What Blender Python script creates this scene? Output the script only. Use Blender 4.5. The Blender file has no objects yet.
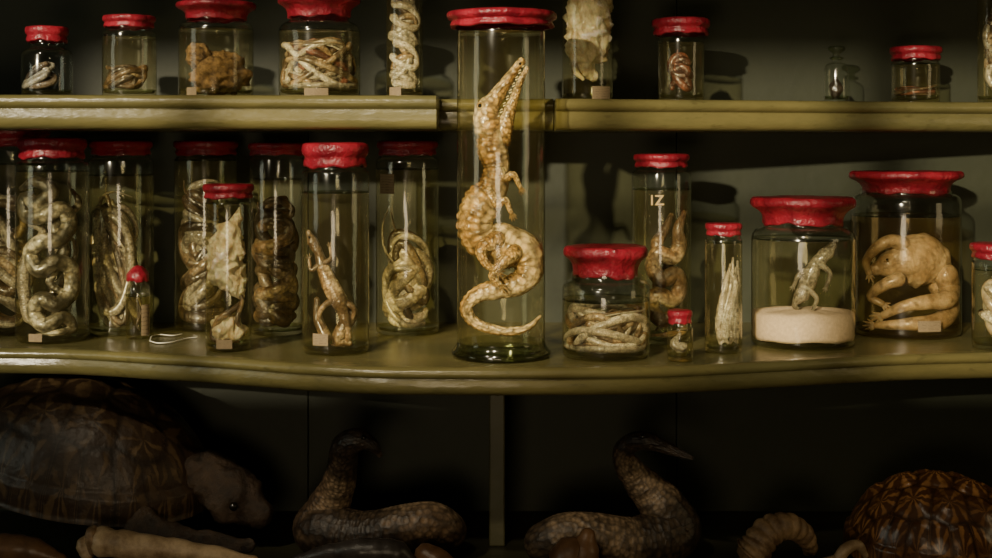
import bpy, math, random
from mathutils import Vector, Matrix, noise

F=1377.78; HZ=150.0; EYE=1.4
SH=0.344
SZ=EYE-SH
UL=EYE+0.0918; UR=EYE+0.0887
BS=EYE-0.72
WALL=2.75
def W(px,py,d): return Vector(((px-496)*d/F, d, EYE-(py-HZ)*d/F))
def on_shelf(px,py,lift=0.0):
    d=(SH-lift)*F/(py-HZ)
    return W(px,py,d)
scene=bpy.context.scene
COL=scene.collection

# ------------------------------------------------------------ materials
def newmat(name):
    m=bpy.data.materials.new(name); m.use_nodes=True
    nt=m.node_tree; nt.nodes.clear()
    out=nt.nodes.new('ShaderNodeOutputMaterial')
    return m,nt,out
def N(nt,t,**kw):
    n=nt.nodes.new(t)
    for k,v in kw.items():
        if k in n.inputs.keys(): n.inputs[k].default_value=v
        else: setattr(n,k,v)
    return n
def c4(c): return (c[0],c[1],c[2],1)
def mixc(nt,fac,a,b):
    n=nt.nodes.new('ShaderNodeMix'); n.data_type='RGBA'
    for i,v in ((0,fac),(6,a),(7,b)):
        if hasattr(v,'is_output'): nt.links.new(v,n.inputs[i])
        elif i==0: n.inputs[0].default_value=v
        else: n.inputs[i].default_value=c4(v)
    return n.outputs[2]
def math_(nt,op,a,b=None,clamp=False):
    n=nt.nodes.new('ShaderNodeMath'); n.operation=op; n.use_clamp=clamp
    for i,v in enumerate((a,b)):
        if v is None: continue
        if hasattr(v,'is_output'): nt.links.new(v,n.inputs[i])
        else: n.inputs[i].default_value=v
    return n.outputs[0]
def ramp(nt,src,stops):
    n=nt.nodes.new('ShaderNodeValToRGB')
    el=n.color_ramp.elements
    el[0].position=stops[0][0]; el[0].color=c4(stops[0][1])
    el[1].position=stops[-1][0]; el[1].color=c4(stops[-1][1])
    for p,c in stops[1:-1]:
        e=el.new(p); e.color=c4(c)
    nt.links.new(src,n.inputs[0]); return n.outputs[0]
def g(v): return (v,v,v)

def paint_mat(name,c1,c2,scale=4,rough=.5,bump=.15,grain=(1,1,1),wear=.35):
    m,nt,out=newmat(name)
    tc=N(nt,'ShaderNodeTexCoord'); mp=N(nt,'ShaderNodeMapping'); mp.inputs['Scale'].default_value=grain
    nt.links.new(tc.outputs['Object'],mp.inputs[0])
    n1=N(nt,'ShaderNodeTexNoise',Scale=scale,Detail=8.0,Roughness=.65); nt.links.new(mp.outputs[0],n1.inputs['Vector'])
    n2=N(nt,'ShaderNodeTexNoise',Scale=scale*14,Detail=5.0); nt.links.new(mp.outputs[0],n2.inputs['Vector'])
    f=ramp(nt,n1.outputs[0],[(.38,g(0)),(.62,g(1))])
    col=mixc(nt,f,c1,c2)
    f2=ramp(nt,n2.outputs[0],[(.60,g(0)),(.75,g(1))])
    col=mixc(nt,math_(nt,'MULTIPLY',f2,wear),col,tuple(x*.35 for x in c1))
    b=N(nt,'ShaderNodeBsdfPrincipled',Roughness=rough); nt.links.new(col,b.inputs['Base Color'])
    bp=N(nt,'ShaderNodeBump',Strength=bump,Distance=.004); nt.links.new(n2.outputs[0],bp.inputs['Height'])
    nt.links.new(bp.outputs[0],b.inputs['Normal'])
    nt.links.new(b.outputs[0],out.inputs[0]); return m
M_shelf=paint_mat('olive_shelf_paint',(.165,.140,.050),(.098,.088,.034),4,.27,.35,(.5,1.5,1.5),.6)
M_post=paint_mat('olive_post_paint',(.105,.098,.042),(.075,.070,.03),3,.45,.25)
M_shelf_shade=paint_mat('shaded_shelf_paint',(.035,.033,.015),(.022,.021,.010),3,.5,.25,(.5,1.5,1.5))  # shelf olive darkened: shade under the shelf put into the colour
M_wall=paint_mat('dark_olive_wall_paint',(.027,.031,.0120),(.019,.023,.0088),2,.6,.2)
M_floor=paint_mat('floor_boards',(.07,.045,.025),(.05,.03,.018),3,.5,.2,(1,8,1))
M_plaster=paint_mat('mask_wall_plaster',(.16,.15,.11),(.13,.12,.09),2,.8,.2)

def glass_mat(name,tint,edge=(.10,.11,.07),e0=.72,haze=.0,hc=(.8,.7,.4)):
    m,nt,out=newmat(name)
    lw=N(nt,'ShaderNodeLayerWeight'); lw.inputs[0].default_value=.5
    fc=lw.outputs['Facing']
    tc=N(nt,'ShaderNodeTexCoord'); nz=N(nt,'ShaderNodeTexNoise',Scale=11.0,Detail=2.0); nt.links.new(tc.outputs['Object'],nz.inputs['Vector'])
    bp=N(nt,'ShaderNodeBump',Strength=.45,Distance=.006); nt.links.new(nz.outputs[0],bp.inputs['Height'])
    col=ramp(nt,fc,[(0,tint),(e0,tuple(x*.95 for x in tint)),(.97,edge)])
    tr=N(nt,'ShaderNodeBsdfTransparent'); nt.links.new(col,tr.inputs[0])
    gl=N(nt,'ShaderNodeBsdfGlossy',Roughness=.11); gl.inputs['Color'].default_value=(1,1,.96,1)
    nt.links.new(bp.outputs[0],gl.inputs['Normal'])
    p=math_(nt,'POWER',fc,3.5); p=math_(nt,'MULTIPLY_ADD',p,.85); 
    p.node.inputs[2].default_value=.04
    base=tr.outputs[0]
    if haze:
        df=N(nt,'ShaderNodeBsdfDiffuse'); df.inputs[0].default_value=c4(hc)
        m0=N(nt,'ShaderNodeMixShader'); m0.inputs[0].default_value=haze
        nt.links.new(base,m0.inputs[1]); nt.links.new(df.outputs[0],m0.inputs[2]); base=m0.outputs[0]
    mx=N(nt,'ShaderNodeMixShader'); nt.links.new(p,mx.inputs[0])
    nt.links.new(base,mx.inputs[1]); nt.links.new(gl.outputs[0],mx.inputs[2])
    nt.links.new(mx.outputs[0],out.inputs[0]); return m
M_glass=glass_mat('jar_glass',(.93,.95,.92))
M_liq=glass_mat('jar_glass_with_spirit',(.95,.925,.76),(.09,.08,.03),.78,.010,(.75,.6,.25))
M_amber=glass_mat('jar_glass_with_amber_spirit',(.92,.83,.62),(.10,.07,.025),.76,.014,(.7,.45,.18))
M_foot=glass_mat('thick_glass_foot',(.62,.68,.52),(.10,.12,.06),.5)

def wax_mat():
    m,nt,out=newmat('red_sealing_wax')
    tc=N(nt,'ShaderNodeTexCoord')
    n1=N(nt,'ShaderNodeTexNoise',Scale=30.0,Detail=6.0); nt.links.new(tc.outputs['Object'],n1.inputs['Vector'])
    n2=N(nt,'ShaderNodeTexNoise',Scale=140.0,Detail=4.0); nt.links.new(tc.outputs['Object'],n2.inputs['Vector'])
    col=mixc(nt,ramp(nt,n1.outputs[0],[(.35,g(0)),(.65,g(1))]),(.31,.015,.030),(.14,.006,.014))
    b=N(nt,'ShaderNodeBsdfPrincipled',Roughness=.30); nt.links.new(col,b.inputs['Base Color'])
    h=math_(nt,'ADD',n1.outputs[0],math_(nt,'MULTIPLY',n2.outputs[0],.5))
    bp=N(nt,'ShaderNodeBump',Strength=1.0,Distance=.005); nt.links.new(h,bp.inputs['Height'])
    nt.links.new(bp.outputs[0],b.inputs['Normal']); nt.links.new(b.outputs[0],out.inputs[0]); return m
M_wax=wax_mat()

def wet(b,sss=.25,coat=.5):
    b.inputs['Subsurface Weight'].default_value=sss
    b.inputs['Subsurface Radius'].default_value=(1,.6,.3)
    b.inputs['Subsurface Scale'].default_value=.006
    b.inputs['Coat Weight'].default_value=coat
    b.inputs['Coat Roughness'].default_value=.15
def skin_mat(name,c1,c2,belly=None,cells=16,bands=0,rough=.33,bump=.5,noise_s=28,b0=.0,pat=.6,sss=.25,coat=.5):
    m,nt,out=newmat(name)
    tc=N(nt,'ShaderNodeTexCoord')
    n1=N(nt,'ShaderNodeTexNoise',Scale=float(noise_s),Detail=8.0,Roughness=.65); nt.links.new(tc.outputs['Object'],n1.inputs['Vector'])
    n2=N(nt,'ShaderNodeTexNoise',Scale=float(noise_s)*5,Detail=5.0); nt.links.new(tc.outputs['Object'],n2.inputs['Vector'])
    vo=N(nt,'ShaderNodeTexVoronoi',Scale=float(cells)); vo.inputs['Randomness'].default_value=.7
    nt.links.new(tc.outputs['UV'],vo.inputs['Vector'])
    sp=N(nt,'ShaderNodeSeparateXYZ'); nt.links.new(tc.outputs['UV'],sp.inputs[0])
    col=mixc(nt,ramp(nt,n1.outputs[0],[(.40,g(0)),(.60,g(1))]),c1,c2)
    if belly:
        cs=math_(nt,'COSINE',math_(nt,'MULTIPLY',math_(nt,'SUBTRACT',sp.outputs[0],b0),6.2832))
        col=mixc(nt,ramp(nt,cs,[(.0,g(0)),(.8,g(.85))]),col,belly)
    col=mixc(nt,math_(nt,'MULTIPLY',ramp(nt,n2.outputs[0],[(.48,g(0)),(.66,g(1))]),.7),col,tuple(x*.45 for x in c2))
    if bands:
        s=math_(nt,'SINE',math_(nt,'MULTIPLY',sp.outputs[1],float(bands)))
        s=math_(nt,'ADD',s,math_(nt,'MULTIPLY',n1.outputs[0],1.6))
        col=mixc(nt,ramp(nt,s,[(.55,g(0)),(1.0,g(.8))]),col,tuple(x*.35 for x in c2))
    ed=ramp(nt,vo.outputs['Distance'],[(.30,g(1)),(.7,g(.25))])
    mu=nt.nodes.new('ShaderNodeMix'); mu.data_type='RGBA'; mu.blend_type='MULTIPLY'; mu.inputs[0].default_value=pat
    nt.links.new(col,mu.inputs[6]); nt.links.new(ed,mu.inputs[7])
    b=N(nt,'ShaderNodeBsdfPrincipled',Roughness=rough); nt.links.new(mu.outputs[2],b.inputs['Base Color']); wet(b,sss,coat)
    bp=N(nt,'ShaderNodeBump',Strength=bump,Distance=.002); bp.invert=True
    hh=math_(nt,'ADD',vo.outputs['Distance'],math_(nt,'MULTIPLY',n2.outputs[0],-1.2))
    nt.links.new(hh,bp.inputs['Height']); nt.links.new(bp.outputs[0],b.inputs['Normal'])
    nt.links.new(b.outputs[0],out.inputs[0]); return m
S_brown=skin_mat('snake_skin_brown',(.38,.25,.13),(.14,.08,.04),(.56,.43,.27),15,3)
S_dark=skin_mat('snake_skin_dark',(.17,.115,.065),(.06,.037,.022),(.30,.22,.14),15,2)
S_grey=skin_mat('snake_skin_grey',(.38,.34,.26),(.15,.125,.09),(.56,.50,.39),15,0)
S_pale=skin_mat('snake_skin_pale',(.72,.64,.50),(.35,.29,.20),(.86,.79,.64),16,0)
S_net=skin_mat('snake_skin_netted',(.64,.59,.46),(.21,.175,.11),None,6,4,.33,.8,pat=1.0)
S_croc=skin_mat('crocodile_hide',(.84,.55,.22),(.34,.185,.06),(.93,.74,.44),12,0,.26,1.0,20,pat=.9)
S_liz=skin_mat('lizard_skin',(.52,.36,.21),(.21,.12,.06),(.68,.55,.37),14,3)
S_red=skin_mat('snake_skin_reddish',(.34,.13,.08),(.13,.045,.03),None,14,3)
S_frog=skin_mat('frog_skin',(.58,.48,.34),(.30,.22,.135),None,34,0,.38,.3,14,pat=.25,sss=.4)
S_python=skin_mat('stuffed_snake_skin',(.20,.125,.068),(.07,.043,.025),(.30,.21,.125),22,4,.48,1.0,14,pat=.85,sss=0,coat=0)

def fuzz_mat(name,c1,c2,scale=45,rough=.7,bump=.8,dist=.006,stretch=(1,1,1),w=0):
    m,nt,out=newmat(name)
    tc=N(nt,'ShaderNodeTexCoord'); mp=N(nt,'ShaderNodeMapping'); mp.inputs['Scale'].default_value=stretch
    nt.links.new(tc.outputs['Object'],mp.inputs[0])
    n1=N(nt,'ShaderNodeTexNoise',Scale=float(scale),Detail=8.0,Roughness=.7); nt.links.new(mp.outputs[0],n1.inputs['Vector'])
    col=mixc(nt,ramp(nt,n1.outputs[0],[(.38,g(0)),(.62,g(1))]),c2,c1)
    b=N(nt,'ShaderNodeBsdfPrincipled',Roughness=rough); nt.links.new(col,b.inputs['Base Color'])
    if w: wet(b,.35,.3)
    bp=N(nt,'ShaderNodeBump',Strength=bump,Distance=dist); nt.links.new(n1.outputs[0],bp.inputs['Height'])
    nt.links.new(bp.outputs[0],b.inputs['Normal']); nt.links.new(b.outputs[0],out.inputs[0]); return m
F_cream=fuzz_mat('bleached_fur',(.92,.84,.64),(.46,.35,.20),60,.5,1.0,.010,(1,1,.45),1)
F_brown=fuzz_mat('brown_fur',(.36,.22,.10),(.09,.048,.022),80,.7,1.0,.01)
F_sand=fuzz_mat('pinkish_sand',(.80,.64,.55),(.66,.52,.44),160,.9,.5,.003)
F_bone=fuzz_mat('old_bone',(.55,.40,.24),(.24,.155,.08),25,.42,.4)
F_horn=fuzz_mat('dark_horn',(.065,.055,.05),(.024,.02,.018),18,.3,.4)
F_ribhorn=fuzz_mat('ribbed_horn',(.38,.25,.13),(.12,.07,.038),30,.42,.6)
F_leath=fuzz_mat('turtle_leather',(.075,.045,.024),(.020,.013,.008),26,.45,1.0,.014)
F_brownh=fuzz_mat('brown_horn',(.20,.105,.05),(.08,.04,.02),14,.36,.3)
def simple(name,c,rough=.5):
    m,nt,out=newmat(name); b=N(nt,'ShaderNodeBsdfPrincipled',Roughness=rough); b.inputs['Base Color'].default_value=c4(c)
    nt.links.new(b.outputs[0],out.inputs[0]); return m
M_eye=simple('dark_eye',(.01,.008,.005),.1); M_tooth=simple('tooth',(.75,.66,.45),.3)
M_wire=simple('white_thread',(.75,.72,.62),.5); M_ink=simple('painted_mark',(.70,.50,.20),.6)
def label_mat():
    m,nt,out=newmat('aged_paper_label')
    tc=N(nt,'ShaderNodeTexCoord')
    wv=N(nt,'ShaderNodeTexWave',Scale=1.2,Distortion=3.0,Detail=3.0); wv.bands_direction='Y'
    nt.links.new(tc.outputs['UV'],wv.inputs['Vector'])
    n=N(nt,'ShaderNodeTexNoise',Scale=9.0,Detail=2.0); nt.links.new(tc.outputs['UV'],n.inputs['Vector'])
    f=math_(nt,'MULTIPLY',ramp(nt,wv.outputs[0],[(.8,g(0)),(.9,g(1))]),ramp(nt,n.outputs[0],[(.48,g(0)),(.52,g(1))]))
    col=mixc(nt,f,(.22,.16,.085),(.06,.04,.022))
    b=N(nt,'ShaderNodeBsdfPrincipled',Roughness=.8); nt.links.new(col,b.inputs['Base Color']); nt.links.new(b.outputs[0],out.inputs[0]); return m
M_label=label_mat()
def shell_mat(name,c1,c2,c3,fr=62.83,lo=.1,rough=.3,bump=.5):
    m,nt,out=newmat(name)
    at=N(nt,'ShaderNodeAttribute'); at.attribute_name='scute'
    sp=N(nt,'ShaderNodeSeparateColor'); nt.links.new(at.outputs['Color'],sp.inputs[0])
    tc=N(nt,'ShaderNodeTexCoord'); n=N(nt,'ShaderNodeTexNoise',Scale=25.0,Detail=6.0); nt.links.new(tc.outputs['Object'],n.inputs['Vector'])
    a=math_(nt,'ADD',math_(nt,'MULTIPLY',sp.outputs[1],fr),math_(nt,'MULTIPLY',n.outputs[0],9.0))
    s=ramp(nt,math_(nt,'SINE',a),[(max(0,lo),g(0)),(.7,g(1))])
    s=math_(nt,'MULTIPLY',s,ramp(nt,n.outputs[0],[(.38,g(.25)),(.6,g(1))]))
    col=mixc(nt,s,c1,c2)
    e=ramp(nt,sp.outputs[0],[(.0,g(0)),(.10,g(1))])
    col=mixc(nt,e,c3,col)
    b=N(nt,'ShaderNodeBsdfPrincipled',Roughness=rough); nt.links.new(col,b.inputs['Base Color'])
    bp=N(nt,'ShaderNodeBump',Strength=bump,Distance=.006); nt.links.new(n.outputs[0],bp.inputs['Height']); nt.links.new(bp.outputs[0],b.inputs['Normal'])
    nt.links.new(b.outputs[0],out.inputs[0]); return m
M_shellD=shell_mat('dark_turtle_shell',(.036,.021,.011),(.105,.065,.030),(.013,.008,.005),37.7,.2,.45,.9)
M_shellL=shell_mat('patterned_tortoise_shell',(.085,.036,.014),(.38,.18,.06),(.025,.012,.006),50.3,.0,.28,.4)

# ------------------------------------------------------------ mesh builder
def catmull(P,R,sub):
    n=len(P); op=[];orr=[]
    for i in range(n-1):
        p0=P[i-1] if i>0 else P[0]*2-P[1]; p1=P[i]; p2=P[i+1]; p3=P[i+2] if i+2<n else P[-1]*2-P[-2]
        for k in range(sub):
            t=k/sub; t2=t*t; t3=t2*t
            op.append(.5*((2*p1)+(p2-p0)*t+(2*p0-5*p1+4*p2-p3)*t2+(3*p1-p0-3*p2+p3)*t3))
            s=t*t*(3-2*t); orr.append(R[i]*(1-s)+R[i+1]*s)
    op.append(P[-1].copy()); orr.append(R[-1]); return op,orr
class MB:
    def __init__(s): s.v=[];s.f=[];s.m=[];s.uv=[];s.col={}
    def face(s,idx,mi=0,uv=None):
        s.f.append(idx); s.m.append(mi); s.uv.append(uv or [(0,0)]*len(idx))
    def lift(s,z0):
        mz=min(v.z for v in s.v)
        for v in s.v: v.z+=z0-mz
    def rest(s,z0):
        for v in s.v: v.z=max(v.z,z0)
    def tube(s,P,R,mi=0,seg=12,sub=4,flat=1.0,ref=None,disp=None,nz=0,ns=60):
        P=[Vector(p) for p in P]
        if isinstance(R,(int,float)): R=[R]*len(P)
        C,r=catmull(P,R,sub)
        n=len(C); T=[]
        for i in range(n):
            t=C[min(i+1,n-1)]-C[max(i-1,0)]
            T.append(t.normalized() if t.length>1e-9 else Vector((0,0,1)))
        B=Vector(ref) if ref else Vector((0,1,0))
        if abs(B.dot(T[0]))>.95: B=Vector((1,0,.1))
        rm=sum(r)/n; L=0; rings=[]; vs=[]
        def ring(c,t,b,nn,rr,v,si):
            b0=len(s.v)
            for k in range(seg):
                a=2*math.pi*k/seg
                q=rr*(disp(a,si) if disp else 1)
                p=c+nn*math.cos(a)*q+b*math.sin(a)*q*flat
                if nz: p=c+(p-c)*(1+nz*noise.fractal(p*ns,1.0,2.0,3))
                s.v.append(p)
            rings.append(b0); vs.append(v)
        b=B
        for i in range(n):
            t=T[i]; b=(b-t*b.dot(t))
            b=b.normalized() if b.length>1e-6 else t.orthogonal().normalized()
            nn=t.cross(b)
            if i>0: L+=(C[i]-C[i-1]).length
            v=L/(2*math.pi*rm)
            if i==0:
                p0=len(s.v); s.v.append(C[0]-t*r[0]*.85)
                ring(C[0]-t*r[0]*.5,t,b,nn,r[0]*.75,v-.05,0)
            ring(C[i],t,b,nn,r[i],v,i/(n-1))
            if i==n-1:
                ring(C[i]+t*r[i]*.5,t,b,nn,r[i]*.75,v+.05,1)
                p1=len(s.v); s.v.append(C[i]+t*r[i]*.85)
        for j in range(len(rings)-1):
            a,c=rings[j],rings[j+1]
            for k in range(seg):
                k2=(k+1)%seg; u0=k/seg;u1=(k+1)/seg
                s.face([a+k,a+k2,c+k2,c+k],mi,[(u0,vs[j]),(u1,vs[j]),(u1,vs[j+1]),(u0,vs[j+1])])
        for k in range(seg):
            s.face([p0,rings[0]+(k+1)%seg,rings[0]+k],mi,[(.5,vs[0]),((k+1)/seg,vs[0]),(k/seg,vs[0])])
            s.face([p1,rings[-1]+k,rings[-1]+(k+1)%seg],mi,[(.5,vs[-1]),(k/seg,vs[-1]),((k+1)/seg,vs[-1])])
    def lathe(s,c,prof,mi=0,seg=48,fn=None):
        rings=[]
        for q in prof:
            b0=len(s.v); r,z=q[0],q[1]
            if r<1e-5: s.v.append(Vector((c.x,c.y,c.z+z))); rings.append((b0,1)); continue
            for k in range(seg):
                a=2*math.pi*k/seg; rr=r; zz=z
                if fn: dr,dz=fn(a,r,z); rr+=dr; zz+=dz
                s.v.append(Vector((c.x+rr*math.cos(a),c.y+rr*math.sin(a),c.z+zz)))
            rings.append((b0,seg))
        for j in range(len(rings)-1):
            (a,na),(d,nd)=rings[j],rings[j+1]
            mm=prof[j][2] if len(prof[j])>2 else mi
            for k in range(seg):
                k2=(k+1)%seg
                if na==1 and nd==1: continue
                if na==1: s.face([a,d+k2,d+k],mm)
                elif nd==1: s.face([a+k,a+k2,d],mm)
                else: s.face([a+k,a+k2,d+k2,d+k],mm)
    def blob(s,c,rad,mi=0,seg=20,rings=14,nz=0,ns=20,rot=None):
        c=Vector(c); b0=len(s.v); R=Vector(rad) if not isinstance(rad,(int,float)) else Vector((rad,)*3)
        for j in range(rings+1):
            ph=math.pi*j/rings
            for k in range(seg):
                a=2*math.pi*k/seg
                d=Vector((math.sin(ph)*math.cos(a),math.sin(ph)*math.sin(a),math.cos(ph)))
                p=Vector((d.x*R.x,d.y*R.y,d.z*R.z))
                if nz: p*=1+nz*noise.fractal((c+p)*ns,1.0,2.0,3)
                if rot: p=rot@p
                s.v.append(c+p)
        for j in range(rings):
            for k in range(seg):
                k2=(k+1)%seg; a=b0+j*seg;d=a+seg
                s.face([a+k,d+k,d+k2,a+k2],mi,[(k/seg,j/rings/2),(k/seg,(j+1)/rings/2),((k+1)/seg,(j+1)/rings/2),((k+1)/seg,j/rings/2)])
    def box(s,a,b,mi=0):
        b0=len(s.v)
        for x in (a[0],b[0]):
            for y in (a[1],b[1]):
                for z in (a[2],b[2]): s.v.append(Vector((x,y,z)))
        for q in ([0,1,3,2],[4,6,7,5],[0,4,5,1],[2,3,7,6],[0,2,6,4],[1,5,7,3]): s.face([b0+i for i in q],mi)
    def obj(s,name,mats,parent=None,smooth=True,bevel=0):
        me=bpy.data.meshes.new(name)
        me.from_pydata([tuple(v) for v in s.v],[],s.f)
        for m in mats: me.materials.append(m)
        ul=me.uv_layers.new(name='UVMap')
        flat=[]
        for uv in s.uv:
            for q in uv: flat+= [q[0],q[1]]
        ul.data.foreach_set('uv',flat)
        me.polygons.foreach_set('material_index',s.m)
        me.polygons.foreach_set('use_smooth',[smooth]*len(s.f))
        if s.col:
            at=me.attributes.new('scute','FLOAT_COLOR','POINT')
            for i in range(len(s.v)):
                c=s.col.get(i,(1,0,0)); at.data[i].color=(c[0],c[1],c[2],1)
        me.update()
        o=bpy.data.objects.new(name,me); COL.objects.link(o)
        if bevel:
            mo=o.modifiers.new('bevel','BEVEL'); mo.width=bevel; mo.segments=2; mo.limit_method='ANGLE'
        if parent:
            o.parent=parent; o.matrix_parent_inverse=Matrix.Translation(-parent.location)
        return o
def empty(name,loc):
    e=bpy.data.objects.new(name,None); e.empty_display_size=.02; e.location=loc; COL.objects.link(e); return e

# ------------------------------------------------------------ jars
class Jar:
    def __init__(s,name,xl,xr,base,ltop,lbot,lid=None,level=None,shelf='m',kind='cap',sh=None,depth=None,neck=None,liq=None,foot=None,seed=0,lidded=True):
        w=xr-xl; s.cx=(xl+xr)/2
        if shelf=='m':
            ww=foot or w
            df=SH*F/(base-HZ); d=df/(1-ww/(2*F)); z0=SZ
        else:
            d=depth; z0=UL if shelf=='ul' else UR
        s.d=d; s.k=d/F; s.r=w/2*s.k; s.z0=z0
        s.c=Vector(((s.cx-496)*s.k,d,z0)); s.e=empty(name,s.c); s.name=name; s.seed=seed
        rnd=random.Random(seed+int(xl*7))
        zl=s.z(lbot)-z0; zt=s.z(ltop)-z0
        s.zl=zl
        lid=lid or (xl,xr); rl=(lid[1]-lid[0])/2*s.k; 
        s.rn=rn=(neck/2*s.k if neck else min(s.r*.93, rl*(.9 if kind=='cap' else .72)))
        r=s.r
        zs=(s.z(sh)-z0) if sh else zl-(r-rn)*.9-.006
        lv=(s.z(level)-z0) if level else -1
        lv=min(lv,zs-.002)
        LM=1 if lv>0 else 0
        pr=[(0,.002,LM),(r*.84,.0008,LM),(r*.93,.0012,LM),(r*.985,.005,LM),(r,.011,LM)]
        if lv>0: pr.append((r,lv,0))
        pr.append((r,zs,0))
        for t in (.25,.5,.75,1):
            a=t*math.pi/2
            hh=(r-rn)*.9
            pr.append((rn+(r-rn)*(math.cos(a)) , zs+hh*math.sin(a),0))
        pr.append((rn,zl+.001,0)); pr.append((rn*1.0,min(zl+.006,zt-.002),0))
        mb=MB(); mb.lathe(s.c,pr,0,56)
        mb.lathe(s.c,[(0,.011,2),(r*.9,.008,2),(r*.975,.014,2)],2,40)
        if lv>0: mb.lathe(s.c,[(0,lv-.0004,1),(r*.96,lv,1),(r*.99,lv+.001,2),(r*.995,lv+.003,2)],1,48)
        if foot:
            fr=foot/2*s.k
            mb.lathe(s.c,[(0,0,2),(fr*.97,0,2),(fr,.004,2),(fr,.009,2),(fr*.95,.014,2),(r*1.02,.019,2),(r,.026,2)],2,56)
        mb.obj('glass_body',[M_glass,liq or M_liq,M_foot],s.e)
        if lidded:
            h=zt-zl
            if kind=='cap': P=[(.86,0),(.92,.0),(.945,.08),(.925,.25),(.90,.38),(.93,.46),(.985,.56),(1.0,.68),(.995,.84),(.965,.95),(.88,1.0),(.5,1.02),(0,1.03)]
            elif kind=='cone': P=[(.9,0),(1,.05),(1.0,.4),(.8,.6),(.4,.9),(.0,1)]
            else: P=[(.70,0),(.755,.0),(.765,.06),(.762,.2),(.775,.32),(.81,.45),(.88,.57),(.97,.66),(1.0,.73),(1.0,.86),(.98,.95),(.94,1.0),(.6,.985),(0,.98)]
            ph=[rnd.uniform(0,6.28) for _ in range(6)]
            def fn(a,rr,z):
                e=math.sin(3*a+ph[0])*.010+math.sin(7*a+ph[1])*.007+math.sin(13*a+ph[2])*.006
                ez=math.sin(2*a+ph[3])*.03+math.sin(5*a+ph[4])*.04+math.sin(11*a+ph[5])*.025
                low=1-min(1,max(0,(z-zl)/h)) 
                return rr*e*(.5+low*1.2), h*ez*(.35+low*1.4)*.6
            m2=MB(); m2.lathe(s.c,[(a*rl,zl+b*h) for a,b in P],0,64,fn)
            m2.obj('red_wax_lid',[M_wax],s.e)
    def z(s,py): return EYE-(py-HZ)*s.k
    def P(s,px,py,dy=0.0): return Vector(((px-496)*s.k,s.d+dy,s.z(py)))
    def fit(s,p,r):
        q=Vector((p.x-s.c.x,p.y-s.c.y)); m=s.r-r-.002
        if q.length>m>0:
            q*=m/q.length
        return Vector((s.c.x+q.x,s.c.y+q.y,max(p.z,s.z0+.014+r)))
    def label(s,xl,xr,yt,yb):
        mb=MB(); k=(s.d-s.r)/F; n=8; R=s.r+.0008
        a0=math.asin(max(-.98,min(.98,((xl-496)*k-s.c.x)/R))); a1=math.asin(max(-.98,min(.98,((xr-496)*k-s.c.x)/R)))
        for i in range(n+1):
            a=a0+(a1-a0)*i/n
            for y in (yb,yt):
                mb.v.append(Vector((s.c.x+R*math.sin(a),s.c.y-R*math.cos(a),max(s.z0+.002,EYE-(y-HZ)*k))))
        for i in range(n):
            mb.face([2*i,2*i+2,2*i+3,2*i+1],0,[(i/n*2,0),((i+1)/n*2,0),((i+1)/n*2,2),(i/n*2,2)])
        mb.obj('paper_label',[M_label],s.e)
    def path(s,mb,pts,rpx,mi=0,seg=12,sub=4,flat=1,taper=True,**kw):
        n=len(pts); R=[]
        for i in range(n):
            q=rpx[i] if isinstance(rpx,(list,tuple)) else rpx*(min(1,(.35+i*.35),(n-1-i)*.22+.15) if taper else 1)
            R.append(q*s.k)
        V=[s.fit(s.P(*p),R[i]) for i,p in enumerate(pts)]
        mb.tube(V,R,mi,seg,sub,flat,**kw)
    def snakes(s,mats,n,rpx,y0,y1,mode='fold',turns=4,seed=0,amp=1.15,wob=.5,A=.3,fq=1.0):
        rnd=random.Random(seed+17); mb=MB()
        za,zb=s.z(y1),s.z(y0)
        for i in range(n):
            r=rpx*s.k*rnd.uniform(.8,1.15); N_=int(turns*8); V=[];R=[]
            p1,p2,p3=[rnd.uniform(0,6.28) for _ in range(3)]
            off=rnd.uniform(-.3,.3)
            for j in range(N_+1):
                t=j/N_; w=2*math.pi*turns*t+p1
                if mode=='fold':
                    ph=-math.pi/2+off*.5+amp*math.sin(w)*(1+.25*math.sin(w*.37+p2))
                    rad=(s.r-r-.002)*(1-.25*(.5+.5*math.sin(w*.53+p3))-.12*i/max(1,n))
                    z=za+r+(zb-za-2*r)*(t+ wob*.5*math.sin(w*.5+p2)/turns + wob*.25*math.sin(w*1.5+p3)/turns)
                elif mode=='coil':
                    ph=w*(1 if i%2 else -1)
                    rad=(s.r-r-.002)*(1-.3*(.5+.5*math.sin(w*.31+p2)))
                    z=za+r+(zb-za-2*r)*(t+wob*.6*math.sin(w+p3)/turns+wob*.4*math.sin(w*.43+p2)/turns)
                else:
                    Ah=(zb-za-2*r)*A*(.8+.3*math.sin(w*.23+p3)); 
                    ph=-math.pi/2+off+amp*math.sin(w)*(.75+.25*math.sin(w*.41+p2))
                    rad=(s.r-r-.002)*(1-.30*(.5+.5*math.sin(w*.5+p3))-.05*i)
                    z=za+r+Ah+(zb-za-2*r-2*Ah)*t+Ah*math.cos(w*fq+p2*.3)
                z=min(max(z,za+r),max(zb-r*.5,za+r))
                V.append(s.fit(Vector((s.c.x+rad*math.cos(ph),s.c.y+rad*math.sin(ph),z)),r))
                R.append(r*min(1,.55+j*.2,(N_-j)*.12+.12))
            mb.tube(V,R,i%len(mats),12,3)
        return mb.obj('coiled_snakes',mats,s.e)

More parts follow.
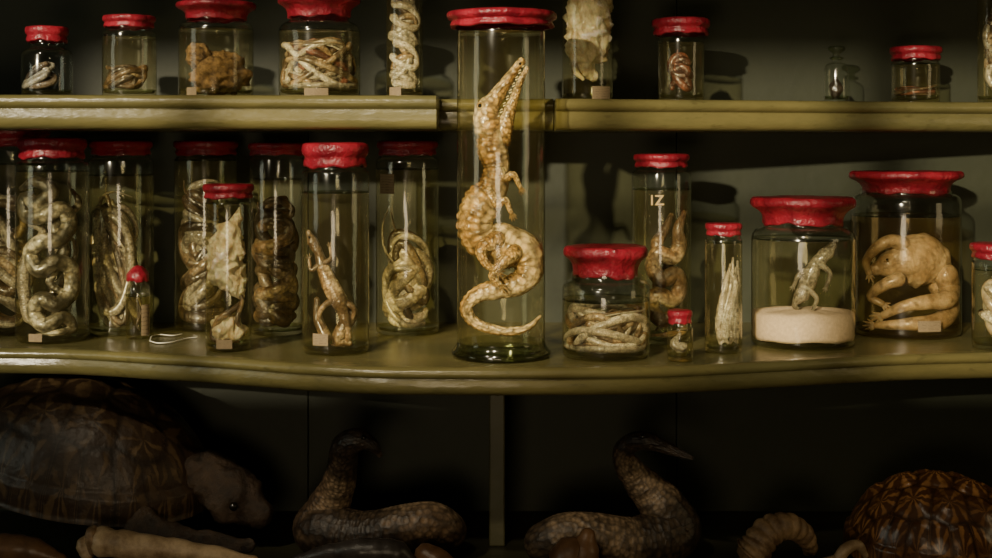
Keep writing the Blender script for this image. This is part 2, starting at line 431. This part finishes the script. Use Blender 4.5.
def toes(mb,end,dirv,r,k,mi=0,spread=.7,n=4,L=7):
    dirv=dirv.normalized(); side=dirv.cross(Vector((0,1,0))).normalized()
    for i in range(n):
        a=(i/(n-1)-.5)*2*spread
        dd=(dirv*math.cos(a)+side*math.sin(a)).normalized()
        l=L*k*(1 if 0<i<n-1 else .75)
        mb.tube([end,end+dd*l*.5+Vector((0,-.0005,0)),end+dd*l],[r*.5,r*.4,r*.15],mi,6,2)
def limb(J,mb,pts,radii,mi=0,L=7,n=4,seg=10):
    V=[J.P(*p) for p in pts]; R=[q*J.k for q in radii]
    V=[J.fit(v,R[i]) for i,v in enumerate(V)]
    mb.tube(V,R,mi,seg,5)
    toes(mb,V[-1],V[-1]-V[-2],R[-1],J.k,mi,n=n,L=L)

# --- tall crocodile jar
J=Jar('tall_crocodile_specimen_jar',457,545,364,12,28,(446,556),34,neck=86,foot=99,seed=3)
mb=MB()
body=[(492,132,0),(493,150,0),(497,168,0),(493,188,-.004),(482,204,-.008),(475,222,-.006),(483,239,.0),(503,245,.0),(522,252,-.004),(531,268,-.01),(520,282,-.014),(498,288,-.018),(479,293,-.02),(467,305,-.018),(472,319,-.012),(488,327,-.012),(510,330,-.016),(528,326,-.016),(540,316,-.005)]
rad=[14,15,13,14.5,18.5,18,18,22,20,15,12,10,8,6.6,5.6,5,4.2,3.2,1.5]
def scutes(a,t):
    w=max(0,math.cos(a-math.pi*1.22))
    row=abs(math.sin(a*6)); lon=abs(math.sin(t*math.pi*62))
    rib=.018*abs(math.sin(t*math.pi*62))
    return 1+.13*w**.5*row*lon+rib*(1-w)+.02*math.sin(t*41+a*2)
V=[J.fit(J.P(*p),rad[i]*J.k*.95) for i,p in enumerate(body)]
mb.tube(V,[q*J.k for q in rad],0,48,14,1.0,disp=scutes)
mb.tube([J.P(494,142,0),J.P(488,126,-.002),J.P(487,111,-.002),J.P(496,97,-.002),J.P(506,83,-.002),J.P(515,70,-.002),J.P(522,61,-.002)],
        [q*J.k for q in (13,14,12,8,6,4.6,4.2)],0,22,6,1.0,disp=lambda a,t:1+.05*abs(math.sin(a*5))*abs(math.sin(t*60)),nz=.10,ns=120)
mb.tube([J.P(500,142,0),J.P(504,128,-.002),J.P(509,113,-.002),J.P(515,96,-.002),J.P(520,82,-.002),J.P(527,68,-.002)],
        [q*J.k for q in (11,9.5,6.5,4.4,3.4,2.4)],0,16,5,nz=.08,ns=120)
for i in range(16):
    t=i/15
    a=J.P(499+23*t,116-49*t,-.010+.005*t); 
    sgn=1 if i%2 else -1
    mb.tube([a,a+Vector((.0040*sgn,-.002,.0022*sgn))],[.0014,.0003],1,6,1)
mb.blob(J.P(481,107,-.010),.0080,0,14,10)
mb.blob(J.P(480,106,-.0165),.0036,2,12,8)
mb.blob(J.P(520,64,-.009),.0025,2,8,6)
limb(J,mb,[(496,166,-.012),(505,178,-.024),(513,174,-.03),(520,187,-.03)],[6.5,4.6,3.3,2.4],0,8,5)
limb(J,mb,[(487,190,-.022),(497,203,-.034),(505,199,-.04),(511,212,-.04)],[7,4.8,3.3,2.4],0,8,5)
limb(J,mb,[(498,238,-.03),(482,247,-.044),(485,260,-.05),(497,269,-.05)],[9.5,6.5,4.2,3],0,11)
limb(J,mb,[(515,250,-.034),(503,260,-.05),(492,273,-.045),(500,282,-.045)],[8.5,6,3.8,2.8],0,10)
mb.obj('young_crocodile',[S_croc,M_tooth,M_eye],J.e)

# --- jar A
J=Jar('netted_snake_specimen_jar',17,88,345,138,158,(19,86),172,seed=1)
mb=MB()
J.path(mb,[(27,188,-.04),(44,181,-.045),(60,190,-.05),(46,203,-.04),(31,198,-.03),(33,215,-.04),(52,214,-.05),(70,208,-.045),(80,222,-.035),(70,238,-.05),(50,240,-.05),(38,252,-.04),(48,268,-.05),(66,260,-.05),(80,268,-.03),(80,290,-.03),(66,302,-.05),(50,296,-.045),(42,310,-.04),(54,322,-.05),(72,314,-.045),(80,326,-.03),(64,337,-.05),(44,334,-.04)],8,0,16,5)
J.path(mb,[(30,225,.0),(45,232,-.01),(30,260,-.02),(28,290,-.02),(36,320,-.02),(60,285,-.01),(78,250,-.01),(60,222,0)],6.5,1)
J.path(mb,[(72,190,.0),(80,205,-.01),(60,225,-.03),(70,250,-.03),(56,280,-.035),(74,296,-.03),(58,312,-.03),(76,338,-.02)],5.5,0)
mb.obj('netted_snakes',[S_net,S_grey],J.e)
J.label(28,42,334,342)

J=Jar('snake_specimen_jar',-24,45,337,127,146,(-24,52),165,seed=2); J.snakes([S_grey,S_brown],4,5.5,170,332,'loop',3.5,2,1.3,A=.2)
J=Jar('snake_specimen_jar',89,153,337,141,155,(90,152),176,seed=4); J.snakes([S_grey,S_dark,S_grey],5,4.4,182,334,'loop',3,5,1.2,A=.33)
J=Jar('capped_vial',126,150,340,265,281,(125,147),296,kind='cone',seed=5)
mb=MB(); J.path(mb,[(137,300,0),(140,312,0),(137,325,0),(140,334,0)],3,0); mb.obj('tiny_specimen',[S_dark],J.e); J.label(141,150,305,336)
mb=MB(); mb.tube([on_shelf(150,341,.003),on_shelf(158,343,.003),on_shelf(172,342,.003),on_shelf(186,338.5,.003),on_shelf(197,337,.003)],.0010,0,6,5)
mb.tube([on_shelf(150,341,.003),on_shelf(152,336,.004),on_shelf(160,334.5,.004),on_shelf(172,335.5,.003),on_shelf(182,334,.003)],.0009,0,6,5)
mb.obj('white_thread',[M_wire])

J=Jar('snake_specimen_jar',175,237,333,141,155,(174,238),160,seed=6); J.snakes([S_dark,S_grey],5,5.5,168,330,'loop',4.5,9,1.25,A=.16,fq=.8)
J=Jar('snake_specimen_jar',250,304,337,143,155,(249,306),180,seed=7); J.snakes([S_brown,S_dark],3,7.2,195,334,'fold',5.5,13,1.1,.9)
J=Jar('bleached_bird_specimen_jar',206,251,353,184,198,(198,249),202,seed=8)
mb=MB()
J.path(mb,[(240,208,-.005),(237,220,-.006),(231,233,-.008),(226,250,-.01),(226,270,-.01),(237,286,-.01),(242,296,-.01)],[1.5,6,13,18,18,11,4],0,40,12,taper=False,nz=.35,ns=75)
J.path(mb,[(214,240,-.02),(212,256,-.024),(219,270,-.028),(230,278,-.028),(238,292,-.024)],[3,5,6,4,1.5],0,16,6,taper=False,nz=.3,ns=110)
J.path(mb,[(232,312,-.01),(224,326,-.012),(230,338,-.012),(240,330,-.014),(238,318,-.016)],[5,12,13,9,4],0,32,10,taper=False,nz=.4,ns=90)
J.path(mb,[(244,300,-.01),(236,308,-.02),(222,318,-.025),(215,335,-.02),(224,345,-.024),(240,346,-.02)],[2,3,3.4,3.5,3,1.5],1,10,5,taper=False)
J.path(mb,[(238,288,-.01),(245,300,-.02),(240,318,-.025),(246,334,-.015)],[2,2.2,2.4,1.2],1,10,5,taper=False)
mb.obj('bleached_bird',[F_cream,S_brown],J.e)
J.label(216,232,340,349)

J=Jar('lizard_specimen_jar',302,369,357,143,167,(299,366),193,seed=9,kind='cap')
mb=MB()
J.path(mb,[(308,231,-.03),(315,241,-.03),(321,252,-.03),(326,268,-.03),(333,284,-.032),(341,298,-.034),(346,312,-.034),(350,330,-.034),(347,346,-.03),(334,348,-.03)],[2.5,5.5,4.5,7,8.5,8.5,5.5,3.6,2.6,1.2],0,18,6,taper=False,nz=.12,ns=120)
limb(J,mb,[(323,262,-.034),(312,268,-.04),(308,258,-.04)],[3.2,2.2,1.5],0,6)
limb(J,mb,[(326,262,-.034),(334,256,-.04),(333,246,-.04)],[3.2,2.2,1.5],0,6)
limb(J,mb,[(340,297,-.034),(328,302,-.044),(322,314,-.044),(326,322,-.044)],[4,3,2.2,1.6],0,6)
limb(J,mb,[(345,300,-.034),(356,306,-.034),(354,318,-.03)],[4,2.6,1.6],0,6)
J.path(mb,[(345,300,.0),(349,306,-.01),(352,314,-.02),(345,326,-.03),(340,340,-.03),(352,350,-.03)],[3,6,7,7,6,3],1,16,5,taper=False,nz=.15,ns=120)
J.path(mb,[(316,300,.01),(318,320,.005),(326,338,0),(322,350,0)],[3,5,6,3],1,12,5,taper=False)
mb.blob(J.P(312,236,-.037),.0022,2,8,6)
mb.obj('preserved_lizards',[S_liz,S_brown,M_eye],J.e)
J.label(312,328,334,346)

J=Jar('snake_specimen_jar',376,439,337,141,155,(377,438),170,seed=10)
J.snakes([S_pale],3,7.2,224,334,'loop',3.2,24,1.15,A=.22,fq=.75); J.snakes([S_grey,S_dark],2,4.5,200,333,'loop',2.5,22,1.2,A=.3); J.label(379,394,174,194)

J=Jar('wide_snake_specimen_jar',562,650,363,246,276,(565,649),300,kind='flange',sh=288,neck=70,seed=11)
J.snakes([S_brown,S_grey,S_pale],6,4.2,307,359,'coil',3.2,31,wob=2.4); J.snakes([S_pale,S_brown,S_liz],5,4.2,302,358,'loop',3.0,36,1.3,A=.36,fq=1.4)

J=Jar('snake_specimen_jar',632,691,346,154,167,(635,691),190,seed=12)
mb=MB()
J.path(mb,[(683,212,-.02),(676,228,-.03),(684,245,-.03),(672,256,-.04),(655,252,-.04),(648,266,-.04),(660,278,-.045),(677,272,-.04),(684,286,-.03),(672,298,-.045),(654,292,-.04),(646,306,-.04),(660,318,-.045),(678,312,-.04),(684,328,-.03),(666,338,-.045),(648,334,-.04)],8,0,14,5)
J.path(mb,[(672,215,.01),(664,232,0),(656,246,-.01),(668,265,-.01),(655,285,-.01),(670,305,-.01),(655,330,-.01)],7,1)
mb.obj('coiled_snakes',[S_liz,S_brown],J.e)
cu=bpy.data.curves.new('mark','FONT'); cu.body='IZ'; cu.size=.025; cu.extrude=.0002; cu.offset=.0004; cu.align_x='CENTER'; cu.space_character=1.15
to=bpy.data.objects.new('painted_mark',cu); COL.objects.link(to); cu.materials.append(M_ink)
to.rotation_euler=(math.pi/2,0,0); to.parent=J.e; to.location=(J.P(657,204).x*(J.d-J.r)/J.d-J.c.x,-J.r-.0012,EYE-(205-HZ)*(J.d-J.r)/F-J.z0)

J=Jar('capped_vial',667,693,363,310,323,(669,694),327,seed=13)
mb=MB(); J.path(mb,[(680,334,0),(673,344,-.005),(684,350,-.005),(677,357,-.003)],[2,4,5,3],0,12,4,taper=False,nz=.3,ns=150); mb.obj('tiny_specimen',[S_grey],J.e)

J=Jar('fish_specimen_jar',705,742,355,223,235,(708,745),243,seed=14)
mb=MB()
for k_,(x0,x1,xm) in enumerate(((733,722,728),(737,730,735),(730,719,722),(735,735,731),(728,725,732))):
    J.path(mb,[(x0,258+k_*3,-.003*k_),(xm+2,285,-.01-.002*k_),(x1,318,-.012),(x1+2-k_,335,-.012),(x1-2+k_,350,-.01)],[1.2,3.0,5,4,1.5],k_%2,12,7,taper=False,nz=.2,ns=110)
mb.obj('preserved_eels',[S_pale,S_grey],J.e)

J=Jar('sand_filled_specimen_jar',752,854,352,197,224,(757,861),234,kind='flange',sh=238,neck=76,seed=15)
mb=MB()
mb.lathe(J.c,[(0,.013),(J.r*.96,.013),(J.r*.985,.02),(J.r*.985,J.z(312)-SZ),(J.r*.7,J.z(310)-SZ),(J.r*.3,J.z(308)-SZ),(0,J.z(309)-SZ)],0,48,lambda a,r,z:(0,.0015*math.sin(a*3)+.001*math.sin(a*7)))
mb.obj('pinkish_sand',[F_sand],J.e)
mb=MB()
J.path(mb,[(830,244,-.02),(823,253,-.02),(813,263,-.022),(806,278,-.022),(800,292,-.022),(792,303,-.02),(798,310,-.02)],[4,7.5,6.5,8.5,7.5,3,1],0,18,6,taper=False,nz=.2,ns=90)
limb(J,mb,[(815,262,-.026),(826,272,-.03),(822,285,-.03)],[3.5,2.5,1.8],0,6)
limb(J,mb,[(808,268,-.026),(796,272,-.03),(790,284,-.03)],[3.5,2.5,1.8],0,6)
limb(J,mb,[(803,286,-.03),(812,296,-.034),(809,306,-.034)],[3.5,2.5,1.8],0,5)
mb.obj('preserved_lizard',[S_grey],J.e)

J=Jar('large_frog_specimen_jar',852,959,341,171,193,(855,966),216,kind='flange',sh=202,neck=88,liq=M_amber,seed=16)
mb=MB(); k=J.k
J.path(mb,[(871,268,-.03),(884,264,-.03),(900,260,-.02),(917,260,-.015),(932,266,-.01),(944,276,-.01)],[7,14,24,28,22,11],0,40,10,.8,taper=False,nz=.08,ns=26)
mb.blob(J.P(878,257,-.055),.0050,0,14,10); mb.blob(J.P(878,257,-.0595),.0024,1,10,8)
limb(J,mb,[(898,244,-.035),(884,239,-.05),(870,246,-.045),(862,260,-.03),(864,272,-.035)],[8,6.5,5.5,4.2,3],0,9,4,14)
limb(J,mb,[(890,276,-.06),(876,282,-.055),(865,294,-.04),(875,301,-.05)],[7.5,6,4.5,3.4],0,10,4,14)
limb(J,mb,[(940,272,-.03),(950,286,-.02),(938,296,-.05),(915,298,-.07),(893,302,-.07),(876,312,-.05)],[12,11,9.5,7.5,5.5,4],0,14,5,16)
limb(J,mb,[(938,284,.0),(948,304,-.01),(934,317,-.045),(908,319,-.065),(885,324,-.055),(870,328,-.04)],[11,10,9,7,5,3.5],0,13,5,16)
mb.obj('preserved_frog',[S_frog,M_eye],J.e); J.label(918,942,321,332)

J=Jar('snake_specimen_jar',973,1022,352,243,258,(970,1024),270,seed=17); J.snakes([S_pale,S_frog],3,6,268,348,'loop',3,44,1.2,A=.25)

# --- upper shelf jars
J=Jar('small_lizard_specimen_jar',22,72,0,27,42,(25,67),None,'ul',depth=2.42,sh=56,neck=34,seed=21)
J.snakes([S_grey,S_dark],2,3.4,58,95,'loop',2.2,47,1.0,A=.3,fq=.8)
J=Jar('small_snake_specimen_jar',103,156,0,16,28,(101,153),38,'ul',depth=2.42,seed=22); J.snakes([S_brown,S_dark],4,3.2,62,94,'loop',3,51,1.3,A=.33,fq=1.3)
J=Jar('furry_animal_specimen_jar',179,253,0,3,20,(175,254),28,'ul',depth=2.43,kind='flange',sh=30,seed=23)
mb=MB(); mb.blob(J.P(219,74,0),(.050,.045,.036),0,70,46,.28,60); mb.blob(J.P(200,56,-.01),(.022,.03,.022),0,40,26,.3,80); mb.obj('furry_mammal',[F_brown],J.e); J.label(185,196,87,97)
J=Jar('tangled_snake_specimen_jar',279,360,0,-3,18,(276,358),28,'ul',depth=2.43,kind='flange',sh=32,seed=24); J.snakes([S_pale,S_brown,S_grey],5,3.4,44,96,'coil',3.2,61,wob=2.6); J.snakes([S_brown,S_pale,S_red],5,3.4,36,94,'loop',3,63,1.3,A=.38,fq=1.4); J.label(304,328,88,97)
J=Jar('tall_snake_specimen_jar',386,423,0,-62,-48,(384,425),-30,'ul',depth=2.42,seed=25); J.snakes([S_pale,S_grey,S_brown],3,4.6,-20,96,'fold',5.5,73,1.0,1.1); J.label(389,401,87,98)
J=Jar('tall_bleached_mammal_specimen_jar',562,613,0,-62,-48,(560,615),-30,'ur',depth=2.5,seed=26)
mb=MB(); J.path(mb,[(585,-25,0),(588,0,-.005),(590,25,-.005),(587,48,-.005),(584,66,-.005),(594,78,-.005)],[8,20,22,21,13,5],0,48,12,taper=False,nz=.3,ns=60)
J.path(mb,[(575,30,-.03),(570,50,-.03),(574,70,-.03),(582,80,-.03)],[4,4,3,2],0,14,6,taper=False,nz=.3,ns=100)
mb.obj('bleached_mammal',[F_cream],J.e); J.label(592,611,86,99)
J=Jar('small_snake_specimen_jar',658,704,0,19,35,(654,712),44,'ur',depth=2.52,seed=27); J.snakes([S_red],2,4.5,46,98,'loop',3,81,.6,A=.2)
J=Jar('small_snake_specimen_jar',892,939,0,47,60,(890,941),66,'ur',depth=2.62,seed=28); J.snakes([S_red,S_dark],3,3,84,102,'coil',2,91)
J=Jar('tall_snake_specimen_jar',978,1010,0,-62,-48,(976,1012),-30,'ur',depth=2.62,seed=29); J.snakes([S_brown,S_grey],3,4,0,100,'loop',4,95,1.1,A=.15)
J=Jar('glass_stoppered_bottle',824,849,0,52,60,None,None,'ur',depth=2.62,sh=70,neck=9,seed=30,lidded=False)
mb=MB(); zl=J.z(60)-J.z0; kk=J.k
mb.lathe(J.c,[(4.5*kk,zl),(7*kk,zl+.002),(7*kk,zl+.004),(4*kk,zl+.006),(3.5*kk,zl+.012),(8*kk,zl+.018),(9*kk,zl+.022),(7*kk,zl+.026),(0,zl+.027)],0,28)
mb.obj('glass_stopper',[M_foot],J.e)
mb=MB(); mb.blob(J.P(836,88,0),(.012,.012,.018),0,24,18,.3,90); mb.obj('dark_specimen',[S_dark],J.e)

# ------------------------------------------------------------ shelves, wall
def shelf(name,segs,ztop,T,mats=[M_shelf]):
    mb=MB(); k=T/.04
    prof=[(.03,0),(.009,0),(.004,-.0012),(.001,-.004),(0,-.008),(.001,-.0115),(.004,-.0145),(.008,-.016),(.0075,-.019),(.0065,-.024),(.0065,-.031),(.009,-.036),(.013,-.039),(.019,-.04)]
    for pts in segs:
        b0=len(mb.v); m=len(prof)+2
        for X,dF in pts:
            mb.v.append(Vector((X,WALL,ztop)))
            for o,z in prof: mb.v.append(Vector((X,dF+o*k,ztop+z*k)))
            mb.v.append(Vector((X,WALL,ztop-T)))
        for i in range(len(pts)-1):
            for j in range(m-1):
                a=b0+i*m+j
                mb.face([a,a+1,a+m+1,a+m])
        mb.face([b0+j for j in range(m)][::-1]); e=b0+(len(pts)-1)*m; mb.face([e+j for j in range(m)])
    o=mb.obj(name,mats)
    mo=o.modifiers.new('es','EDGE_SPLIT'); mo.split_angle=math.radians(50)
    return o
raw=[(-300,2.36),(-200,2.38),(-100,2.386),(0,2.384),(60,2.375),(100,2.355),(150,2.32),(200,2.29),(250,2.252),(300,2.214),(350,2.187),(400,2.172),(500,2.168),(600,2.172),(650,2.18),(700,2.198),(800,2.252),(900,2.308),(992,2.333),(1100,2.34),(1300,2.35)]
P=[Vector(((px-496)*d/F,d,0)) for px,d in raw]
C,_=catmull(P,[1]*len(P),6)
shelf('curved_display_shelf',[[(c.x,c.y) for c in C]],SZ,.046)
def X(px,d): return (px-496)*d/F
shelf('notched_wall_shelf',[[(-1.5,2.25),(X(0,2.27),2.27),(X(200,2.29),2.29),(X(436,2.3),2.3)],[(X(436,2.3),2.46),(X(556,2.36),2.46)]],UL,.057)
pts=[]
for i in range(13):
    t=i/12; px=560+(1300-560)*t; d=2.36+.21*min(1,t*1.5)
    pts.append((X(px,d),d))
pts[0]=(X(556,2.36)+.001,2.36)
shelf('plain_wall_shelf',[pts],UR,.055)
mb=MB(); mb.box((-1.6,2.25,BS-.04),(1.6,WALL,BS)); mb.obj('cabinet_base_shelf',[M_shelf_shade],smooth=False,bevel=.006)
mb=MB(); seams=[-1.7,-1.05,-.375,.36,1.10,1.7]
for a,b in zip(seams[:-1],seams[1:]):
    mb.box((a+.0008,WALL,0),(b-.0008,WALL+.02,2.8))
mb.box((-3.2,WALL+.02,0),(3.2,WALL+.04,3.2))
mb.obj('wall_back',[M_wall],smooth=False,bevel=.001)
mb=MB(); mb.box((-5,-1.5,-.03),(3.2,WALL+.04,0)); mb.obj('floor',[M_floor],smooth=False)
mb=MB(); mb.box((X(489,2.5),2.5,BS),(X(505,2.5),WALL,SZ-.046)); mb.box((X(484,2.5),2.49,SZ-.081),(X(510,2.5),WALL,SZ-.046)); mb.obj('shelf_support_post',[M_post],smooth=False,bevel=.003)
# unseen wall and bars added behind the camera to shape the sun patch
WY=-1.2; wx0,wx1,wz0,wz1=-2.70,-.66,1.86,2.52
mb=MB(); mb.box((-5,WY-.1,0),(wx0,WY,3.2)); mb.box((wx1,WY-.1,0),(3.2,WY,3.2)); mb.box((wx0,WY-.1,0),(wx1,WY,wz0)); mb.box((wx0,WY-.1,wz1),(wx1,WY,3.2))
mb.obj('sun_mask_wall',[M_plaster],smooth=False)
mb=MB()
for xx in (-2.16,-1.50,-1.08): mb.box((xx-.035,WY-.07,wz0),(xx+.035,WY-.03,wz1))
mb.box((wx0,WY-.07,2.17),(wx1,WY-.03,2.21))
mb.obj('sun_mask_bars',[M_plaster],smooth=False,bevel=.004)

# ------------------------------------------------------------ bottom animals
def carapace(mb,M,L,Wd,H,mi=0,h=.05):
    cs=[(-.74,0),(-.38,0),(0,0),(.38,0),(.74,0)]
    for s_ in (-1,1): cs+=[(-.56,.46*s_),(-.19,.54*s_),(.19,.54*s_),(.56,.46*s_)]
    for i in range(24):
        a=2*math.pi*(i+.5)/24; cs.append((.97*math.cos(a),.97*math.sin(a)))
    nr,ns=56,150; b0=len(mb.v)
    for i in range(nr+1):
        rr=math.sin(i/nr*math.pi/2)
        for j in range(ns):
            a=2*math.pi*j/ns; u,v=rr*math.cos(a),rr*math.sin(a)
            D=sorted((math.hypot(u-c[0],v-c[1]),q) for q,c in enumerate(cs)); e=(D[1][0]-D[0][0])
            c=cs[D[0][1]]; ang=math.atan2(v-c[1],u-c[0])/(2*math.pi)+.5
            zz=math.sqrt(max(0,1-rr*rr))**.9
            bump=1+h*min(1,e*5)+h*.12*math.sin(D[0][0]*90)
            ridge=.03*max(0,1-abs(v)*6)
            flare=1+.04*(rr>.97)
            p=M@Vector((u*L*flare,v*Wd*flare,(zz+ridge)*H*bump if rr<.999 else 0))
            mb.col[len(mb.v)]=(min(1,e*1.6),ang,(D[0][1]*.37)%1)
            mb.v.append(p)
    for i in range(nr):
        for j in range(ns):
            j2=(j+1)%ns; a=b0+i*ns; d=a+ns
            mb.face([a+j,a+j2,d+j2,d+j],mi)
cc=W(80,520,2.54); 
M=Matrix.Translation(Vector((cc.x,2.555,BS+.045)))@Matrix.Rotation(math.radians(10),4,'Y')@Matrix.Rotation(math.radians(-6),4,'Z')@Matrix.Rotation(math.radians(12),4,'X')
mb=MB(); carapace(mb,M,.240,.165,.183,0,.03)
mb.blob(M@Vector((0,0,-.005)),(.21,.13,.030),1,30,14)
mb.tube([M@Vector((.17,0,.04)),M@Vector((.24,-.01,.06)),M@Vector((.30,-.03,.04)),M@Vector((.355,-.04,.02))],[.05,.045,.052,.026],1,36,12,nz=.22,ns=35)
mb.blob(M@Vector((.315,-.085,.05)),.008,2,10,8)
mb.tube([M@Vector((.12,-.10,0)),M@Vector((.20,-.15,-.005)),M@Vector((.29,-.16,-.0)),M@Vector((.37,-.15,.02))],[.045,.04,.032,.012],1,24,8,.5,nz=.2,ns=35)
mb.lift(BS+.0005); mb.obj('sea_turtle',[M_shellD,F_leath,M_eye])
cc=W(935,0,2.4)
M=Matrix.Translation(Vector((cc.x+.01,2.42,BS+.004)))@Matrix.Rotation(math.radians(-24),4,'Z')@Matrix.Rotation(math.radians(8),4,'X')
mb=MB(); carapace(mb,M,.155,.12,.130,0,.07)
mb.blob(M@Vector((0,0,.016)),(.14,.105,.018),1,24,10)
mb.lift(BS+.0005); mb.obj('tortoise_shell',[M_shellL,F_leath])

def px_tube(mb,pts,rp,mi=0,seg=20,sub=8,**kw):
    V=[];R=[]
    for (x,y,d),r in zip(pts,rp):
        rr=r*d/F; p=W(x,y,d); p.z=max(p.z,BS+rr*.98+.001); V.append(p); R.append(rr)
    mb.tube(V,R,mi,seg,sub,**kw)
    mb.rest(BS+.0005)
rib=lambda n,a_=.03:(lambda a,t:1+a_*math.sin(t*n*6.283))
scal=lambda n:(lambda a,t:1+.030*abs(math.sin(a*7+math.pi/2*(int(t*n)%2)))*abs(math.sin(t*n*math.pi)))
mb=MB()
px_tube(mb,[(380,455,2.36),(371,444,2.36),(357,440,2.37),(345,448,2.39),(343,464,2.41),(338,486,2.44),(328,508,2.46),(318,530,2.46),(330,545,2.44),(365,538,2.42),(400,528,2.40),(430,522,2.40),(448,530,2.42),(444,548,2.48),(420,556,2.52),(380,556,2.52)],
        [3,7,12,14,14.5,17,21,25,26,24,22,20,18,15,11,6],0,42,16,disp=scal(110))
mb.blob(W(364,436,2.36)+Vector((0,-.012,0)),.0042,1,10,8)
mb.obj('stuffed_snake',[S_python,M_eye])
mb=MB()
px_tube(mb,[(692,458,2.31),(681,454,2.32),(665,447,2.33),(647,441,2.34),(631,443,2.36),(623,455,2.38),(631,471,2.40),(645,487,2.41),(662,506,2.41),(674,528,2.41),(664,546,2.40),(632,542,2.38),(600,536,2.37),(568,534,2.37),(546,542,2.38),(548,560,2.42),(590,562,2.48),(640,562,2.52)],
        [2,4,6.5,9,9.5,10.5,14,18,23,27,28,24,22,21,20,17,12,6],0,42,16,disp=scal(118))
mb.blob(W(642,436,2.33)+Vector((0,-.008,0)),.0036,1,10,8)
mb.obj('stuffed_snake',[S_python,M_eye])
mb=MB()
px_tube(mb,[(100,541,2.29),(125,545,2.28),(165,549,2.28),(205,554,2.28),(255,561,2.28)],[15,13.5,12,10,5],0,24,6,disp=rib(5,.04),nz=.12,ns=40)
V0=W(100,541,2.29); 
mb.blob(V0+Vector((-.010,-.004,.003)),(.013,.021,.024),1,24,16,.2,60)
mb.blob(W(87,547,2.29),(.015,.018,.020),0,24,16,.3,60)
mb.obj('animal_bone',[F_bone,F_ribhorn])
mb=MB()
px_tube(mb,[(296,560,2.29),(330,554,2.28),(365,551,2.27),(395,552,2.27),(408,560,2.27)],[5,10,13,12,8],0,20,6,disp=rib(9,.05)); mb.obj('black_horn',[F_horn])
mb=MB()
px_tube(mb,[(424,554,2.31),(438,562,2.30),(455,572,2.29)],[12,14,10],0,18,6,nz=.1,ns=30); mb.obj('brown_horn_tip',[F_brownh])
mb=MB()
px_tube(mb,[(588,534,2.29),(584,548,2.29),(578,566,2.29),(568,575,2.29)],[8,16,22,24],0,22,6,nz=.1,ns=30); mb.obj('brown_horn_tip',[F_brownh])
mb=MB()
px_tube(mb,[(752,572,2.36),(756,548,2.36),(768,532,2.37),(786,526,2.38),(802,533,2.40),(810,548,2.42),(806,566,2.44)],[17,15,14,12,10,7,3],0,24,22,disp=lambda a,t:1+.16*abs(math.sin(t*44)))
mb.obj('ribbed_ram_horn',[F_ribhorn])
mb=MB()
px_tube(mb,[(838,560,2.29),(846,549,2.29),(858,545,2.29),(866,556,2.29)],[6,6,5,3],0,16,6); px_tube(mb,[(838,560,2.29),(820,566,2.29),(800,570,2.29)],[6,7,8],0,14,5); mb.obj('curved_bone',[F_bone])
mb=MB()
px_tube(mb,[(-30,556,2.29),(0,548,2.28),(30,550,2.28),(62,560,2.28)],[12,14,13,6],0,18,6,disp=rib(6,.05)); mb.obj('brown_horn_tip',[F_brownh])

# ------------------------------------------------------------ lights
def area(name,loc,tgt,sx,sy,p,col):
    l=bpy.data.lights.new(name,'AREA'); l.shape='RECTANGLE'; l.size=sx; l.size_y=sy; l.energy=p; l.color=col
    o=bpy.data.objects.new(name,l); COL.objects.link(o); o.location=loc
    o.rotation_euler=(Vector(tgt)-Vector(loc)).to_track_quat('-Z','Y').to_euler(); return o
def spot(name,loc,tgt,ang,blend,rad,p,col):
    l=bpy.data.lights.new(name,'SPOT'); l.spot_size=math.radians(ang); l.spot_blend=blend; l.shadow_soft_size=rad; l.energy=p; l.color=col
    o=bpy.data.objects.new(name,l); COL.objects.link(o); o.location=loc
    o.rotation_euler=(Vector(tgt)-Vector(loc)).to_track_quat('-Z','Y').to_euler(); return o
WARM=(1,.85,.60)
l=bpy.data.lights.new('sun','SUN'); l.energy=4.6; l.angle=math.radians(1.4); l.color=(1,.87,.62)
o=bpy.data.objects.new('sun',l); COL.objects.link(o); o.location=(-3,-4,3)
az,el=math.radians(25),math.radians(12)
o.rotation_euler=Vector((math.sin(az)*math.cos(el),math.cos(az)*math.cos(el),-math.sin(el))).to_track_quat('-Z','Y').to_euler()
spot('fill_spot_left',(-1.3,.7,2.75),(-.40,2.4,1.30),27,.9,.05,140,WARM)  # three unseen spots added as fill for the shelves and jars
spot('fill_spot_centre',(-.55,.5,2.55),(.03,2.3,1.27),21,.9,.05,150,WARM)
spot('fill_spot_right',(.15,.6,2.75),(.62,2.45,1.30),24,.9,.05,70,WARM)
area('streak_area_left',(-2.3,1.35,1.45),(-.2,2.4,1.3),.6,.8,3.5,(.95,1,.8))  # area lamps added on both sides for streaks on the glass
area('streak_area_right',(2.2,1.5,1.45),(.2,2.4,1.3),.5,.7,3,(1,.78,.42))
area('low_front_fill',(-.3,-.2,1.0),(-.1,2.4,.75),.5,.4,8.0,(1,.80,.52))  # added fill to brighten the animals on the bottom shelf
w=bpy.data.worlds.new('room_ambience'); scene.world=w; w.use_nodes=True
w.node_tree.nodes['Background'].inputs[0].default_value=(1,.98,.66,1); w.node_tree.nodes['Background'].inputs[1].default_value=.022

cam=bpy.data.cameras.new('camera'); co=bpy.data.objects.new('camera',cam); COL.objects.link(co)
co.location=(0,0,EYE); co.rotation_euler=(math.pi/2,0,0); cam.lens=50; cam.sensor_width=36; cam.shift_y=-(279-HZ)/992
scene.camera=co
